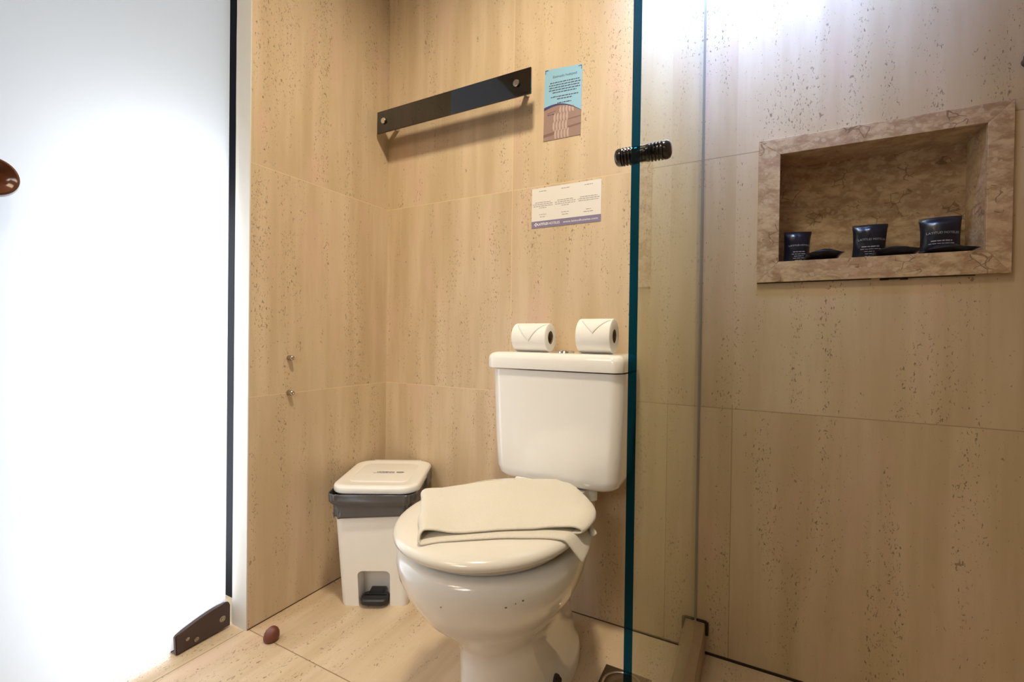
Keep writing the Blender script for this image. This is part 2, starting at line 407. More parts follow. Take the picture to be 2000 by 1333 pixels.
# ------------------------------------------------------------------ doorstop on the floor
bm = bmesh.new()
lathe(bm, [(0.0, 0.013), (0.003, 0.0165), (0.010, 0.0185), (0.020, 0.0172), (0.028, 0.0128), (0.0335, 0.0065), (0.0355, 0.0001)], (0, 0, 0), (0, 0, 1), 28, True, True)
for v in bm.verts: v.co.x += v.co.z * 0.12; v.co.y += v.co.z * 0.08
ds = obj('doorstop', bm, 'rubber'); ds.location = (0.088, -0.484, 0.0)
tag(ds, 'small round brown rubber doorstop on the floor tile joint', 'doorstop')

# ------------------------------------------------------------------ wall studs
for z, lab in ((0.6975, 'upper of two small chrome studs in the left wall'), (0.601, 'lower small chrome stud on the left wall tile joint')):
    st = thing('wall_stud', lab, 'stud', (0.0, -0.3775, z), group='chrome studs on the left wall')
    b = bmesh.new(); lathe(b, [(0, 0.0072), (0.010, 0.0072), (0.012, 0.0064)], (0.0, -0.3775, z), (1, 0, 0), 24)
    obj('sleeve', b, 'steel', st)
    b = bmesh.new(); lathe(b, [(0.0118, 0.0060), (0.0175, 0.0060), (0.0185, 0.0050), (0.0185, 0.0030), (0.0165, 0.0026), (0.0165, 0.0001)], (0.0, -0.3775, z), (1, 0, 0), 24)
    obj('screw_head', b, 'chrome', st)

# ------------------------------------------------------------------ towel bar
tb = thing('towel_bar', 'black glass towel bar with chrome caps on the back wall', 'towel bar', (0.295, 0.0, 1.474))
bm = bmesh.new(); box(bm, 0.0105, 0.582, -0.066, -0.060, 1.4375, 1.5095, bev=0.0008)
obj('glass_plate', bm, 'blackglass', tb, smooth=False)
for x, z in ((0.042, 1.474), (0.538, 1.4735)):
    b = bmesh.new(); lathe(b, [(0.0005, 0.0085), (-0.001, 0.0098), (-0.005, 0.0098), (-0.0065, 0.0085), (-0.0066, 0.0001)], (x, -0.066, z), (0, 1, 0), 28)
    obj('chrome_cap', b, 'chrome', tb)
    b = bmesh.new(); lathe(b, [(-0.0605, 0.0095), (0.0, 0.0095)], (x, 0.0, z), (0, 1, 0), 24)
    obj('standoff', b, 'chrome', tb)

# ------------------------------------------------------------------ notices on the wall
def quad_xz(b, pts, y0, y1):
    f = [b.verts.new((x, y0, z)) for x, z in pts]; g = [b.verts.new((x, y1, z)) for x, z in pts]
    n = len(pts)
    b.faces.new(f); b.faces.new(list(reversed(g)))
    for i in range(n): b.faces.new((f[i], g[i], g[(i + 1) % n], f[(i + 1) % n]))
def poly(name, pts, y, mat, parent, th=0.0002):
    b = bmesh.new(); quad_xz(b, pts, y, y + th); return obj(name, b, mat, parent, smooth=False)
def dash_line(b, xc, z, width, y, h, seed, slope=0.0):
    r = random.Random(seed); x = xc - width / 2
    while x < xc + width / 2 - 0.001:
        w = min(r.uniform(0.003, 0.0105), xc + width / 2 - x)
        za = z + slope * (x - xc)
        quad_xz(b, [(x, za), (x + w, za), (x + w, za + h), (x, za + h)], y, y + 0.0002)
        x += w + 0.0016
P1 = thing('blue_notice', 'light blue notice with a photo of folded towels, upper sheet on the wall', 'notice', (0.650, 0.0, 1.42))
a1 = 0.0
def p1(u, v):   # u,v in 0..1 from lower left
    xl = 0.592 + 0.003 * v; xr = 0.7045 + 0.0025 * v
    zb = 1.3258 - 0.001 * u; zt = 1.529 - 0.011 * u
    return (xl + (xr - xl) * u, zb + (zt - zb) * v)
poly('sheet', [p1(0, 0), p1(1, 0), p1(1, 1), p1(0, 1)], -0.0011, 'bluep', P1, 0.0010)
def arc(u): return 0.485 - 0.02 * u - 0.0 + 0.075 * math.sin(math.pi * (u * 0.62 + 0.26)) - 0.04
NAV = [arc(k / 16) for k in range(17)]
poly('printed_photo', [p1(0, 0), p1(1, 0)] + [p1(1 - k / 16, 0.445 - 0.10 * (1 - k / 16) ** 2 + 0.055 * math.sin(math.pi * (1 - k / 16))) for k in range(17)], -0.0013, 'pinkb', P1)
top = [p1(k / 16, 0.452 - 0.10 * (k / 16) ** 2 + 0.055 * math.sin(math.pi * (k / 16)) + 0.016 * (1 - k / 16)) for k in range(17)]
bot = [p1(k / 16, 0.445 - 0.10 * (k / 16) ** 2 + 0.055 * math.sin(math.pi * (k / 16)) - 0.02 * (1 - k / 16) ** 2) for k in range(17)]
poly('navy_band', bot + top[::-1], -0.0015, 'navy', P1)
ph = [o for o in P1.children if o.name.startswith('printed_photo')][0]
b = bmesh.new()
for i, (u0, v0, v1) in enumerate([(u, v, w) for (ub, v, w, n) in ((0.30, 0.0, 0.135, 5), (0.25, 0.12, 0.255, 5), (0.27, 0.245, 0.365, 5), (0.42, 0.355, 0.455, 5)) for u in [ub + 0.083 * q for q in range(n)]]):
    pts = []
    for k in range(9):
        a = math.pi * k / 8; pts.append(p1(u0 + 0.034 - 0.036 * math.sin(a) ** 0.6, v0 + (v1 - v0) * k / 8))
    pts += [p1(u0 + 0.055, v1), p1(u0 + 0.055, v0)]
    quad_xz(b, pts, -0.0015, -0.0012)
obj('towel_rolls', b, 'pinkl', ph, smooth=False)
for u0, u1, v0, v1 in ((0.66, 1, 0.13, 0.155), (0.64, 1, 0.245, 0.26), (0.0, 0.30, 0.05, 0.09), (0.1, 0.32, 0.375, 0.385)):
    b = bmesh.new(); quad_xz(b, [p1(u0, v0), p1(u1, v0 + 0.02), p1(u1, v1 + 0.02), p1(u0, v1)], -0.00145, -0.0012); obj('photo_shade', b, 'pinkd', ph, smooth=False)
b = xz(text_bm('Estimado huésped:', 0.0098), 0.656, -0.0012, 1.4975, -0.06); obj('title_lettering', b, 'ink', P1, smooth=False)
b = bmesh.new()
for k, (zz, w) in enumerate(((1.4825, 0.088), (1.4755, 0.094), (1.4685, 0.092), (1.4615, 0.094), (1.4545, 0.072), (1.4425, 0.082), (1.4355, 0.044), (1.424, 0.042))):
    dash_line(b, 0.655, zz, w, -0.0013, 0.0028, 50 + k, -0.06)
obj('printed_lines', b, 'ink', P1, smooth=False)
for (x, z, sx) in ((0.5962, 1.5268, 1), (0.7055, 1.5162, -1)):
    b = bmesh.new(); quad_xz(b, [(x, z), (x + sx * 0.010, z - 0.0008), (x + sx * 0.010, z - 0.0022), (x, z - 0.0022)], -0.0014, -0.0011)
    quad_xz(b, [(x, z), (x + sx * 0.0016, z), (x + sx * 0.0016, z - 0.011), (x, z - 0.011)], -0.0014, -0.0011)
    obj('corner_mark', b, 'navy', P1, smooth=False)
b = bmesh.new(); dash_line(b, 0.6155, 1.3965, 0.022, -0.0016, 0.0025, 7, 0.0); obj('photo_caption', b, 'ink', P1, smooth=False)

P2 = thing('white_notice', 'white three-column notice with a purple strip, lower sheet above the cistern', 'notice', (0.662, 0.0, 1.137))
poly('sheet', [(0.5585, 1.0797), (0.766, 1.0797), (0.766, 1.1937), (0.5585, 1.1937)], -0.0010, 'whitep', P2, 0.0009)
band = poly('purple_strip', [(0.5585, 1.0797), (0.766, 1.0797), (0.766, 1.0990), (0.5585, 1.0990)], -0.0012, 'purple', P2)
b = xz(text_bm('LATITUD', 0.0098, 'LEFT', 0.00025), 0.5785, -0.0013, 1.0863)
fit(b, 0.5785, 0.6105)
obj('bold_lettering', b, 'inkw', band, smooth=False)
b = xz(text_bm('HOTELES', 0.0098, 'LEFT'), 0.6130, -0.0013, 1.0863); fit(b, 0.6130, 0.6465); obj('thin_lettering', b, 'inkw', band, smooth=False)
b = xz(text_bm('www.latitudhoteles.com', 0.0082, 'LEFT'), 0.6565, -0.0013, 1.0866)
fit(b, 0.6565, 0.757)
obj('web_lettering', b, 'inkw', band, smooth=False)
b = bmesh.new()
for dx, dz in ((0, 0.0035), (0, -0.0035), (0.0035, 0), (-0.0035, 0)):
    cx, cz, q = 0.5725 + dx, 1.0895 + dz, 0.0024
    quad_xz(b, [(cx - q, cz), (cx, cz - q), (cx + q, cz), (cx, cz + q)], -0.0014, -0.0012)
obj('logo_mark', b, 'inkw', band, smooth=False)
for c, xc in enumerate((0.5935, 0.6620, 0.7305)):
    b = bmesh.new(); dash_line(b, xc, 1.1835, 0.024, -0.0012, 0.0016, 100 + c)
    obj('column_heading', b, 'inkg', P2, smooth=False); b = bmesh.new()
    for k, w in enumerate((0.048, 0.062, 0.060, 0.022) if c < 2 else (0.050, 0.062, 0.058)):
        dash_line(b, xc, 1.1515 - 0.0052 * k, w, -0.0012, 0.0015, 120 + c * 9 + k)
    obj('column_text', b, 'inkg', P2, smooth=False); b = bmesh.new()
    for k, w in enumerate((0.022, 0.018) if c < 2 else (0.014, 0.028)):
        dash_line(b, xc, 1.1165 - 0.0065 * k, w, -0.0012, 0.0015, 160 + c * 9 + k)
    obj('column_footing', b, 'inkg', P2, smooth=False)

# ------------------------------------------------------------------ shower niche
N = thing('shower_niche', 'brown marble niche let into the shower wall', 'niche', ((NX0 + NX1) / 2, 0.0, NZ0))
FX0, FX1, FZ0, FZ1 = 1.139, 1.558, 0.8955, 1.2185; ND = 0.092
def mitre(name, out0, out1, in1, in0):
    b = bmesh.new(); quad_xz(b, [out0, out1, in1, in0], -0.010, 0.0003)
    bmesh.ops.recalc_face_normals(b, faces=b.faces)
    bmesh.ops.bevel(b, geom=list(b.edges), offset=0.0006, segments=1, affect='EDGES')
    obj(name, b, 'marble', N, smooth=False)
A, B, C_, D = (FX0, FZ0), (FX1, FZ0), (FX1, FZ1), (FX0, FZ1)
a, bq, c, d = (NX0, NZ0), (NX1, NZ0), (NX1, NZ1), (NX0, NZ1)
mitre('frame_rail', A, B, bq, a); mitre('frame_rail', B, C_, c, bq); mitre('frame_rail', C_, D, d, c); mitre('frame_rail', D, A, a, d)
mkbox('back_panel', (NX0 - 0.011, NX1 + 0.011, ND, ND + 0.012, NZ0 - 0.011, NZ1 + 0.011), 'marble', N, smooth=False)
mkbox('side_panel', (NX0 - 0.011, NX0, 0.0004, ND, NZ0, NZ1), 'marble', N, smooth=False)
mkbox('side_panel', (NX1, NX1 + 0.011, 0.0004, ND, NZ0, NZ1), 'marble', N, smooth=False)
mkbox('top_panel', (NX0 - 0.011, NX1 + 0.011, 0.0004, ND, NZ1, NZ1 + 0.011), 'marble', N, smooth=False)
mkbox('sill_panel', (NX0 - 0.011, NX1 + 0.011, 0.0004, ND, NZ0 - 0.011, NZ0), 'marble', N, smooth=False)
b = bmesh.new()
for x, w, h in ((1.372, 0.014, 0.004), (1.387, 0.020, 0.003), (1.404, 0.012, 0.0045), (1.30, 0.10, 0.0016), (1.46, 0.10, 0.0016), (1.20, 0.12, 0.0016)):
    box(b, x - w / 2, x + w / 2, -0.004, -0.0002, FZ0 - h, FZ0 + 0.0004)
obj('mastic_smear', b, 'mastic', N, smooth=False)

# ------------------------------------------------------------------ foil sachets in the niche
def pouch_bm(w, h, th, seed, standing=True):
    """pillow pouch in x (width), z (height), thickness along y; front is -y; flat crimped top seam"""
    b = bmesh.new(); nx, nz = 22, 24
    grids = []
    def prof(u, v):
        e = (1 - abs(2 * u - 1) ** 3.0) * (1 - abs(2 * v - 1) ** 3.4)
        if v > 0.86: e *= max(0.0, (1 - v) / 0.14) ** 1.5
        return max(e, 0.0)
    def surf(x, z, side):
        u = min(max(x / w + 0.5, 0), 1); v = min(max(z / h, 0), 1)
        n = mnoise.noise(Vector((u * 2.6 + seed * 7.7, v * 2.4, seed))) * 0.0035 + mnoise.noise(Vector((u * 7 + seed * 3.1, v * 6, seed))) * 0.0013
        bend = 0.006 * math.sin(v * 2.2 + seed) + 0.004 * (2 * u - 1) ** 2
        return side * th / 2 * prof(u, v) + n * min(1, prof(u, v) * 3) + bend + side * 0.0003
    for side in (-1, 1):
        g = []
        for j in range(nz + 1):
            v = j / nz; pinch = 1 - 0.06 * math.sin(math.pi * min(v / 0.9, 1)) + (0.0 if v < 0.88 else 0.02)
            g.append([b.verts.new((w * (i / nx - 0.5) * pinch, surf(w * (i / nx - 0.5), h * v, side), h * v)) for i in range(nx + 1)])
        grids.append(g)
        for j in range(nz):
            for i in range(nx):
                b.faces.new((g[j][i], g[j][i + 1], g[j + 1][i + 1], g[j + 1][i]))
    f, k = grids
    for j in range(nz):
        b.faces.new((f[j][0], f[j + 1][0], k[j + 1][0], k[j][0])); b.faces.new((f[j][nx], k[j][nx], k[j + 1][nx], f[j + 1][nx]))
    for i in range(nx):
        b.faces.new((f[0][i], k[0][i], k[0][i + 1], f[0][i + 1])); b.faces.new((f[nz][i], f[nz][i + 1], k[nz][i + 1], k[nz][i]))
    return b, surf
def place(b, loc, rotz=0.0, tilt=0.0):
    m = Matrix.Translation(loc) @ Matrix.Rotation(rotz, 4, 'Z') @ Matrix.Rotation(tilt, 4, 'X')
    bmesh.ops.transform(b, matrix=m, verts=b.verts)
    return b
def sachet(x, y, w, h, th, seed, rotz, tilt, label, lines):
    s = thing('toiletry_sachet', label, 'sachet', (x, y, NZ0), group='navy sachets standing in the niche')
    b, surf = pouch_bm(w, h, th, seed)
    loc = Vector((x, y, NZ0 + 0.0005))
    place(b, loc, rotz, tilt); body = obj('pouch', b, 'pouch', s, angle=60)
    def on(bt, x0, z0, sc=1.0):
        for v in bt.verts:
            px, pz = x0 + v.co.x, z0 + v.co.y
            v.co = Vector((px, surf(px, pz, -1) - 0.0006 - v.co.z * 0.2, pz))
        return place(bt, loc, rotz, tilt)
    t = on(text_bm('LATITUD HOTELES', 0.0056 * w / 0.06), 0.002, h * 0.545); obj('brand_lettering', t, 'silverink', s, smooth=False)
    bt = bmesh.new()
    for k, ww in enumerate(lines):
        r = random.Random(seed * 31 + k); xx = -ww / 2 * w
        while xx < ww / 2 * w:
            l = min(r.uniform(0.004, 0.009), ww / 2 * w - xx)
            zz = h * (0.36 - 0.062 * k); hh = 0.0014 if k else 0.0020
            fs = [bt.verts.new((q, surf(q, p, -1) - 0.0007, p)) for q, p in ((xx, zz), (xx + l, zz), (xx + l, zz + hh), (xx, zz + hh))]
            bt.faces.new(fs); xx += l + 0.0012
    place(bt, loc, rotz, tilt); obj('printed_lines', bt, 'silverink', s, smooth=False)
    return s
sachet(1.2235, 0.050, 0.056, 0.076, 0.020, 1.0, 0.25, -0.04, 'leftmost and smallest navy foil sachet standing in the niche', (0.42, 0.5, 0.34, 0.40, 0.26))
sachet(1.3565, 0.052, 0.062, 0.078, 0.022, 2.0, 0.05, -0.05, 'middle navy foil sachet standing in the niche', (0.52, 0.58, 0.36, 0.30, 0.30))
sachet(1.4725, 0.054, 0.066, 0.082, 0.022, 3.3, -0.05, -0.03, 'largest navy foil sachet standing at the right of the niche', (0.50, 0.60, 0.34, 0.26))
for x, y, w, h, rz, sd, lab in ((1.266, 0.026, 0.070, 0.062, 0.12, 5.1, 'navy sachet lying flat beside the leftmost standing sachet'),
                                (1.392, 0.027, 0.078, 0.060, 0.05, 6.2, 'navy sachet lying flat in front of the middle standing sachet'),
                                (1.477, 0.029, 0.082, 0.062, -0.02, 7.4, 'navy sachet lying flat in front of the largest standing sachet')):
    b, _ = pouch_bm(w, h, 0.017, sd)
    # lay it down: its thickness becomes height
    for v in b.verts: v.co = Vector((v.co.x, v.co.z - h / 2, -v.co.y))
    zmin = min(v.co.z for v in b.verts)
    place(b, Vector((0, 0, -zmin)), 0)
    place(b, Vector((0, 0, 0)), rz)
    o = obj('toiletry_sachet', b, 'pouch', angle=60); o.location = (x, y, NZ0 + 0.0004)
    tag(o, lab, 'sachet', 'navy sachets lying in the niche')

# ------------------------------------------------------------------ shower screen
GX0, GX1, GY = 1.0095, 1.0195, -0.662
scr = thing('shower_screen', 'clear glass shower panel with a dark green edge and black knob', 'shower screen', ((GX0 + GX1) / 2, GY / 2, 0.0765))
bm = bmesh.new(); box(bm, GX0, GX1, GY, -0.003, 0.0768, 2.10)
pane = obj('glass_pane', bm, 'glass', scr, smooth=False)
pane.data.materials.append(MT['edge'])
for p in pane.data.polygons:
    if p.normal.y < -0.9: p.material_index = 1
mkbox('wall_seal', (GX0 - 0.001, GX1 + 0.0025, -0.0035, -0.0004, 0.078, 2.10), 'seal', scr, smooth=False)
KY, KZ = -0.626, 0.992
knob = [(0.0, 0.0088), (0.0030, 0.0090)]
for k in range(4):                                       # four turned ribs
    h = 0.0042 + 0.0042 * k
    knob += [(h - 0.0008, 0.0080), (h, 0.0078), (h + 0.0006, 0.0082), (h + 0.0011, 0.0093), (h + 0.0026, 0.0094)]
knob += [(0.0208, 0.0084), (0.0214, 0.0092), (0.0255, 0.0092), (0.0282, 0.0080), (0.0298, 0.0056), (0.0305, 0.0026), (0.0307, 0.0001)]
knob = [(h * 0.96, r * 1.2) for h, r in knob]
b = bmesh.new(); lathe(b, knob, (GX1 + 0.0003, KY, KZ), (1, 0, 0), 32); obj('knob', b, 'blacknob', scr)
b = bmesh.new(); lathe(b, knob, (GX0 - 0.0003, KY, KZ), (-1, 0, 0), 32); obj('knob', b, 'blacknob', scr)
b = bmesh.new(); lathe(b, [(0, 0.0096), (GX1 - GX0, 0.0096)], (GX0, KY, KZ), (1, 0, 0), 28, False, False); obj('knob_spindle', b, 'blacknob', scr)

# dark knob at the right end of the shower wall
sk = thing('shower_tap', 'dark bronze tap knob on the shower wall at the right edge', 'tap', (1.577, 0.0, 1.287))
b = bmesh.new(); lathe(b, [(0, 0.010), (-0.014, 0.010), (-0.016, 0.0125), (-0.019, 0.0135), (-0.022, 0.0125), (-0.0225, 0.0098), (-0.020, 0.0085), (-0.020, 0.0001)], (1.577, -0.0, 1.287), (0, 1, 0), 28)
obj('tap_knob', b, 'blacknob', sk)
b = bmesh.new(); lathe(b, [(-0.0202, 0.0082), (-0.0225, 0.006), (-0.023, 0.0001)], (1.577, 0, 1.287), (0, 1, 0), 24); obj('tap_cap', b, 'wood', sk)

# ------------------------------------------------------------------ floor drain
dr = thing('floor_drain', 'square metal floor drain by the glass panel', 'drain', (0.896, -0.21, 0.0))
mkbox('drain_plate', (0.844, 0.948, -0.262, -0.157, 0.0002, 0.003), 'brass', dr, bev=0.0008)
b = bmesh.new(); lathe(b, [(0.0028, 0.047), (0.0055, 0.0455), (0.006, 0.0425), (0.0048, 0.0405), (0.0032, 0.040)], (0.896, -0.21, 0), (0, 0, 1), 48, False, False); obj('rim_ring', b, 'chrome', dr)
b = bmesh.new(); lathe(b, [(0.0031, 0.037), (0.0058, 0.0365), (0.0064, 0.033), (0.0056, 0.030), (0.0050, 0.012), (0.006, 0.0001)], (0.896, -0.21, 0), (0, 0, 1), 48, False, True); obj('grate', b, 'steel', dr)

# ------------------------------------------------------------------ toilet
CX = 0.695
toi = thing('toilet', 'white close-coupled toilet against the travertine wall', 'toilet', (CX, -0.30, 0.0))
BOWL = [(.0, .096, -.475, -.24, -.085, 2.6, 2.2), (.025, .096, -.475, -.24, -.085, 2.6, 2.2), (.036, .0945, -.478, -.26, -.085, 2.5, 2.2), (.05, .088, -.484, -.30, -.085, 2.4, 2.2),
        (.10, .084, -.492, -.33, -.085, 2.2, 2.0), (.15, .082, -.494, -.34, -.085, 2.2, 2.0), (.178, .083, -.501, -.355, -.085, 2.1, 1.9), (.19, .0875, -.508, -.36, -.085, 2.1, 1.9), (.21, .100, -.525, -.37, -.085, 2., 1.8),
        (.235, .120, -.55, -.385, -.085, 2, 1.75), (.265, .141, -.582, -.40, -.085, 2, 1.7), (.30, .160, -.606, -.42, -.085, 2, 1.7),
        (.335, .170, -.623, -.43, -.085, 2, 1.7), (.358, .173, -.628, -.435, -.085, 2, 1.7), (.370, .1715, -.627, -.435, -.085, 2, 1.7), (.378, .166, -.621, -.435, -.088, 2, 1.7), (.380, .156, -.611, -.435, -.09, 2, 1.7)]
bm = bmesh.new(); loft(bm, [sring(z, CX, *r) for z, *r in BOWL])
# raised ridge of the trapway along the right flank, and the tank deck
loft(bm, [rrect(CX + 0.005, -0.115, 0.085, 0.075, 0.04, z) for z in (0.30, 0.36, 0.395)] )
bowl = obj('bowl', bm, 'porcelain', toi, angle=50)
bm = bmesh.new()
rr = []
for z, k in ((0.02, 1.0), (0.06, 0.92), (0.12, 0.80), (0.18, 0.74), (0.22, 0.70)):
    rr.append([Vector((CX + 0.004 + 0.066 * k * math.cos(a) , -0.19 + 0.10 * k * math.sin(a) - 0.03 * math.sin(z * 9), z)) for a in [2 * math.pi * i / 40 for i in range(40)]])
loft(bm, rr); obj('trapway', bm, 'porcelain', toi, angle=50)
b = bmesh.new(); lathe(b, [(-0.01, 0.0105), (0.010, 0.0105), (0.013, 0.006), (0.022, 0.0055), (0.023, 0.0001)], (0.7795, -0.318, 0.049), (0.75, -0.45, 0.5), 20); obj('floor_bolt', b, 'mastic', toi)
# small chips in the glaze under the rim
def on_bowl(ang, z):
    for (za, *ra), (zb, *rb) in zip(BOWL, BOWL[1:]):
        if za <= z <= zb:
            k = (z - za) / (zb - za); q = [p + (r - p) * k for p, r in zip(ra, rb)]
            c_, s_ = math.cos(ang), math.sin(ang)
            return Vector((CX + q[0] * c_, q[2] + (q[2] - q[1]) * s_, z)), Vector((c_, s_, 0))
for deg, z, w, h in ((-50, 0.342, 0.009, 0.0016), (-45, 0.346, 0.004, 0.0020), (-41, 0.3485, 0.008, 0.0022), (-84, 0.338, 0.005, 0.0014)):
    a0 = math.radians(deg); da = w / 0.36; b = bmesh.new()
    vs = []
    for k, (q, zz) in enumerate(((-0.5, z), (0.1, z - h * 0.6), (0.5, z + h * 0.2), (0.2, z + h), (-0.3, z + h * 0.8))):
        p, nn = on_bowl(a0 + da * q, zz); vs.append(b.verts.new(p + nn * 0.0006))
    b.faces.new(vs); obj('glaze_chip', b, 'yellowed', bowl, smooth=False)
# seat
def seat_rings(z0, z1, w, yf, ym, yb, e):
    R_ = []
    for t in (0.0, 0.25, 0.5, 0.75, 1.0):
        s = math.sin(t * math.pi); z = z0 + (z1 - z0) * t
        R_.append((z, w - e * (1 - s), yf + e * (1 - s), ym, yb - e * (1 - s)))
    return R_
bm = bmesh.new()
outer = [sring(z, CX, w, yf, ym, yb, 2, 2.2) for z, w, yf, ym, yb in seat_rings(0.3835, 0.3995, 0.155, -0.610, -0.437, -0.20, 0.005)]
inner = [sring(z, CX, 0.10, -0.53, -0.40, -0.26, 2, 2.2) for z in (0.399, 0.3835)]
loft(bm, outer + inner + [outer[0]], False, False); obj('seat', bm, 'seat', toi, angle=60)
# lid: domed shell with a rounded edge, slightly lifted over the seat
def lid_z(x, y):
    dy = (y + 0.44) / (0.197 if y < -0.44 else 0.25); dx = (x - CX) / 0.172
    r = math.sqrt(dx * dx + dy * dy)
    return 0.4305 - 0.0115 * min(r, 1.0) ** 3.2 - max(0.0, r - 1.0) * 0.16, r
bm = bmesh.new()
rg = []
for z, k in ((0.4015, 0.955), (0.4025, 0.985), (0.406, 0.999), (0.411, 1.0), (0.4155, 0.99), (0.4195, 0.962), (0.4225, 0.915), (0.4255, 0.82), (0.4285, 0.62), (0.4302, 0.36), (0.4305, 0.12)):
    rg.append(sring(z, CX, 0.173 * k, -0.44 - 0.198 * k, -0.44, -0.44 + 0.25 * k, 2, 2.15))
loft(bm, rg); obj('seat_lid', bm, 'seat', toi, angle=60)
for sx in (-1, 1):
    b = bmesh.new(); lathe(b, [(-0.022, 0.009), (-0.020, 0.011), (0.020, 0.011), (0.022, 0.009)], (CX + sx * 0.058, -0.188, 0.404), (1, 0, 0), 20)
    box(b, CX + sx * 0.058 - 0.012, CX + sx * 0.058 + 0.012, -0.196, -0.180, 0.378, 0.404, bev=0.003)
    obj('hinge', b, 'seat', toi)
# tank
TC = 0.703
bm = bmesh.new()
tk = []
for z, hx, yf in ((0.396, 0.120, -0.135), (0.399, 0.140, -0.150), (0.4045, 0.150, -0.160), (0.413, 0.159, -0.166), (0.43, 0.164, -0.169), (0.50, 0.168, -0.172), (0.60, 0.172, -0.1745), (0.681, 0.1752, -0.1765)):
    y1 = -0.012; cy = (yf + y1) / 2; tk.append(rrect(TC, cy, hx, (y1 - yf) / 2, min(0.032, (y1 - yf) / 2.3), z, 8))
loft(bm, tk); obj('tank', bm, 'porcelain', toi, angle=50)
bm = bmesh.new()
tl = []
for z, d in ((0.6835, 0.0035), (0.6845, 0.0005), (0.688, 0.0), (0.708, 0.0), (0.716, 0.0018), (0.722, 0.007), (0.7248, 0.014), (0.7252, 0.024)):
    y0, y1 = -0.1845 + d, -0.006 - d; tl.append(rrect(TC - 0.0055, (y0 + y1) / 2, 0.1795 - d, (y1 - y0) / 2, 0.026, z, 8))
loft(bm, tl); obj('tank_lid', bm, 'porcelain', toi, angle=50)
b = bmesh.new(); lathe(b, [(0.7250, 0.024), (0.7285, 0.0235), (0.7295, 0.021), (0.7280, 0.0195), (0.7285, 0.0185), (0.7305, 0.018), (0.7308, 0.0001)], (0.705, -0.092, 0), (0, 0, 1), 32); obj('flush_button', b, 'chrome', toi)
b = bmesh.new(); lathe(b, [(0, 0.013), (0.03, 0.013), (0.034, 0.009)], (0.790, -0.115, 0.366), (0, 0, 1), 18); box(b, 0.772, 0.795, -0.128, -0.102, 0.369, 0.395, bev=0.003); obj('tank_bolt', b, 'porcelain', toi)

# ------------------------------------------------------------------ folded towel on the lid
def towel():
    FL, BL, BR, FR = (0.664, -0.612), (0.516, -0.425), (0.738, -0.196), (0.868, -0.448)
    def bil(s, v):
        x = (FL[0] * (1 - s) + FR[0] * s) * (1 - v) + (BL[0] * (1 - s) + BR[0] * s) * v
        y = (FL[1] * (1 - s) + FR[1] * s) * (1 - v) + (BL[1] * (1 - s) + BR[1] * s) * v
        return x, y
    b = bmesh.new(); rows = []; prof = []
    # lower sheet from its right end, round the left fold, to the rolled right end of the upper sheet
    for k in range(35): prof.append((1.06 - 1.04 * k / 34, 0.0, 'b'))
    for k in range(1, 8):
        a = math.pi * k / 8; prof.append((0.02 - 0.030 * math.sin(a), 0.5 - 0.5 * math.cos(a), 'f'))
    for k in range(29): prof.append((0.02 + 0.95 * k / 28, 1.0, 't'))
    for k in range(1, 10):
        a = math.pi * k / 9; prof.append((0.97 + 0.05 * math.sin(a), a, 'r'))
    nv = 34
    for j in range(nv + 1):
        v = j / nv; row = []
        loop = 0.006 + 0.0075 * math.exp(-(v / 0.25) ** 2) + 0.003 * v        # gap at the left fold
        for i, (s, h, tg) in enumerate(prof):
            x, y = bil(s, v)
            bulge = 0.040 * max(0.0, s) ** 2 * 4 * v * (1 - v)
            w = mnoise.noise(Vector((s * 3.1, v * 2.3, 4.0))); w2 = mnoise.noise(Vector((s * 9, v * 7, 1.0)))
            x += 0.004 * mnoise.noise(Vector((s * 4, v * 5, 7))); y += 0.004 * mnoise.noise(Vector((s * 4, v * 5, 17)))
            fr = max(0.0, 1 - v / 0.45)
            if tg in 'bf':                                   # lower sheet reaches a little further forward
                k = (1 - h) * fr; x += 0.009 * k * (0.4 + 0.6 * s); y -= (0.011 + 0.014 * max(0, s) ** 2) * k
            x += bulge * (0.8 if tg == 'b' else 1.0)
            zl, r = lid_z(x, y)
            low = zl + 0.0032
            q = max(0.0, s - 0.55) / 0.45
            swell = 0.014 * q * q * math.exp(-((v - 0.25) / 0.28) ** 2)
            topz = low + 0.0056 + loop * math.exp(-(s / 0.14) ** 2) + 0.0018 * (w + 0.4) * (0.2 + v) + 0.0008 * w2 + swell \
                 + 0.006 * math.exp(-((s - 0.45) / 0.22) ** 2) * v - (0.008 * max(0, v - 0.92) / 0.08)
            if tg == 'b':
                z = low - max(0.0, r - 1.0) * (0.10 + 0.04 * fr) + 0.003 * max(0, s - 0.7) * math.sin(v * 26)
            elif tg == 'f':
                z = low + (topz - low) * h
            elif tg == 't':
                z = max(topz, zl + 0.009) if r < 1 else topz + (r - 1) * 0.10
            else:
                rad = 0.0030 + 0.45 * swell
                z = topz - rad * (1 - math.cos(h)) + max(0, r - 1) * 0.10
                x += rad * 1.2 * math.sin(h)
            row.append(b.verts.new((x, y, z)))
        rows.append(row)
    n = len(prof)
    for j in range(nv):
        for i in range(n - 1):
            b.faces.new((rows[j][i], rows[j][i + 1], rows[j + 1][i + 1], rows[j + 1][i]))
    return b
tw = thing('folded_towel', 'folded cream bath towel lying on the closed toilet lid', 'towel', (0.70, -0.42, 0.435))
o = obj('cloth', towel(), 'towel', tw, angle=180)
m = o.modifiers.new('thickness', 'SOLIDIFY'); m.thickness = 0.0048; m.offset = 0.0
m = o.modifiers.new('smooth', 'SUBSURF'); m.levels = 1; m.render_levels = 2
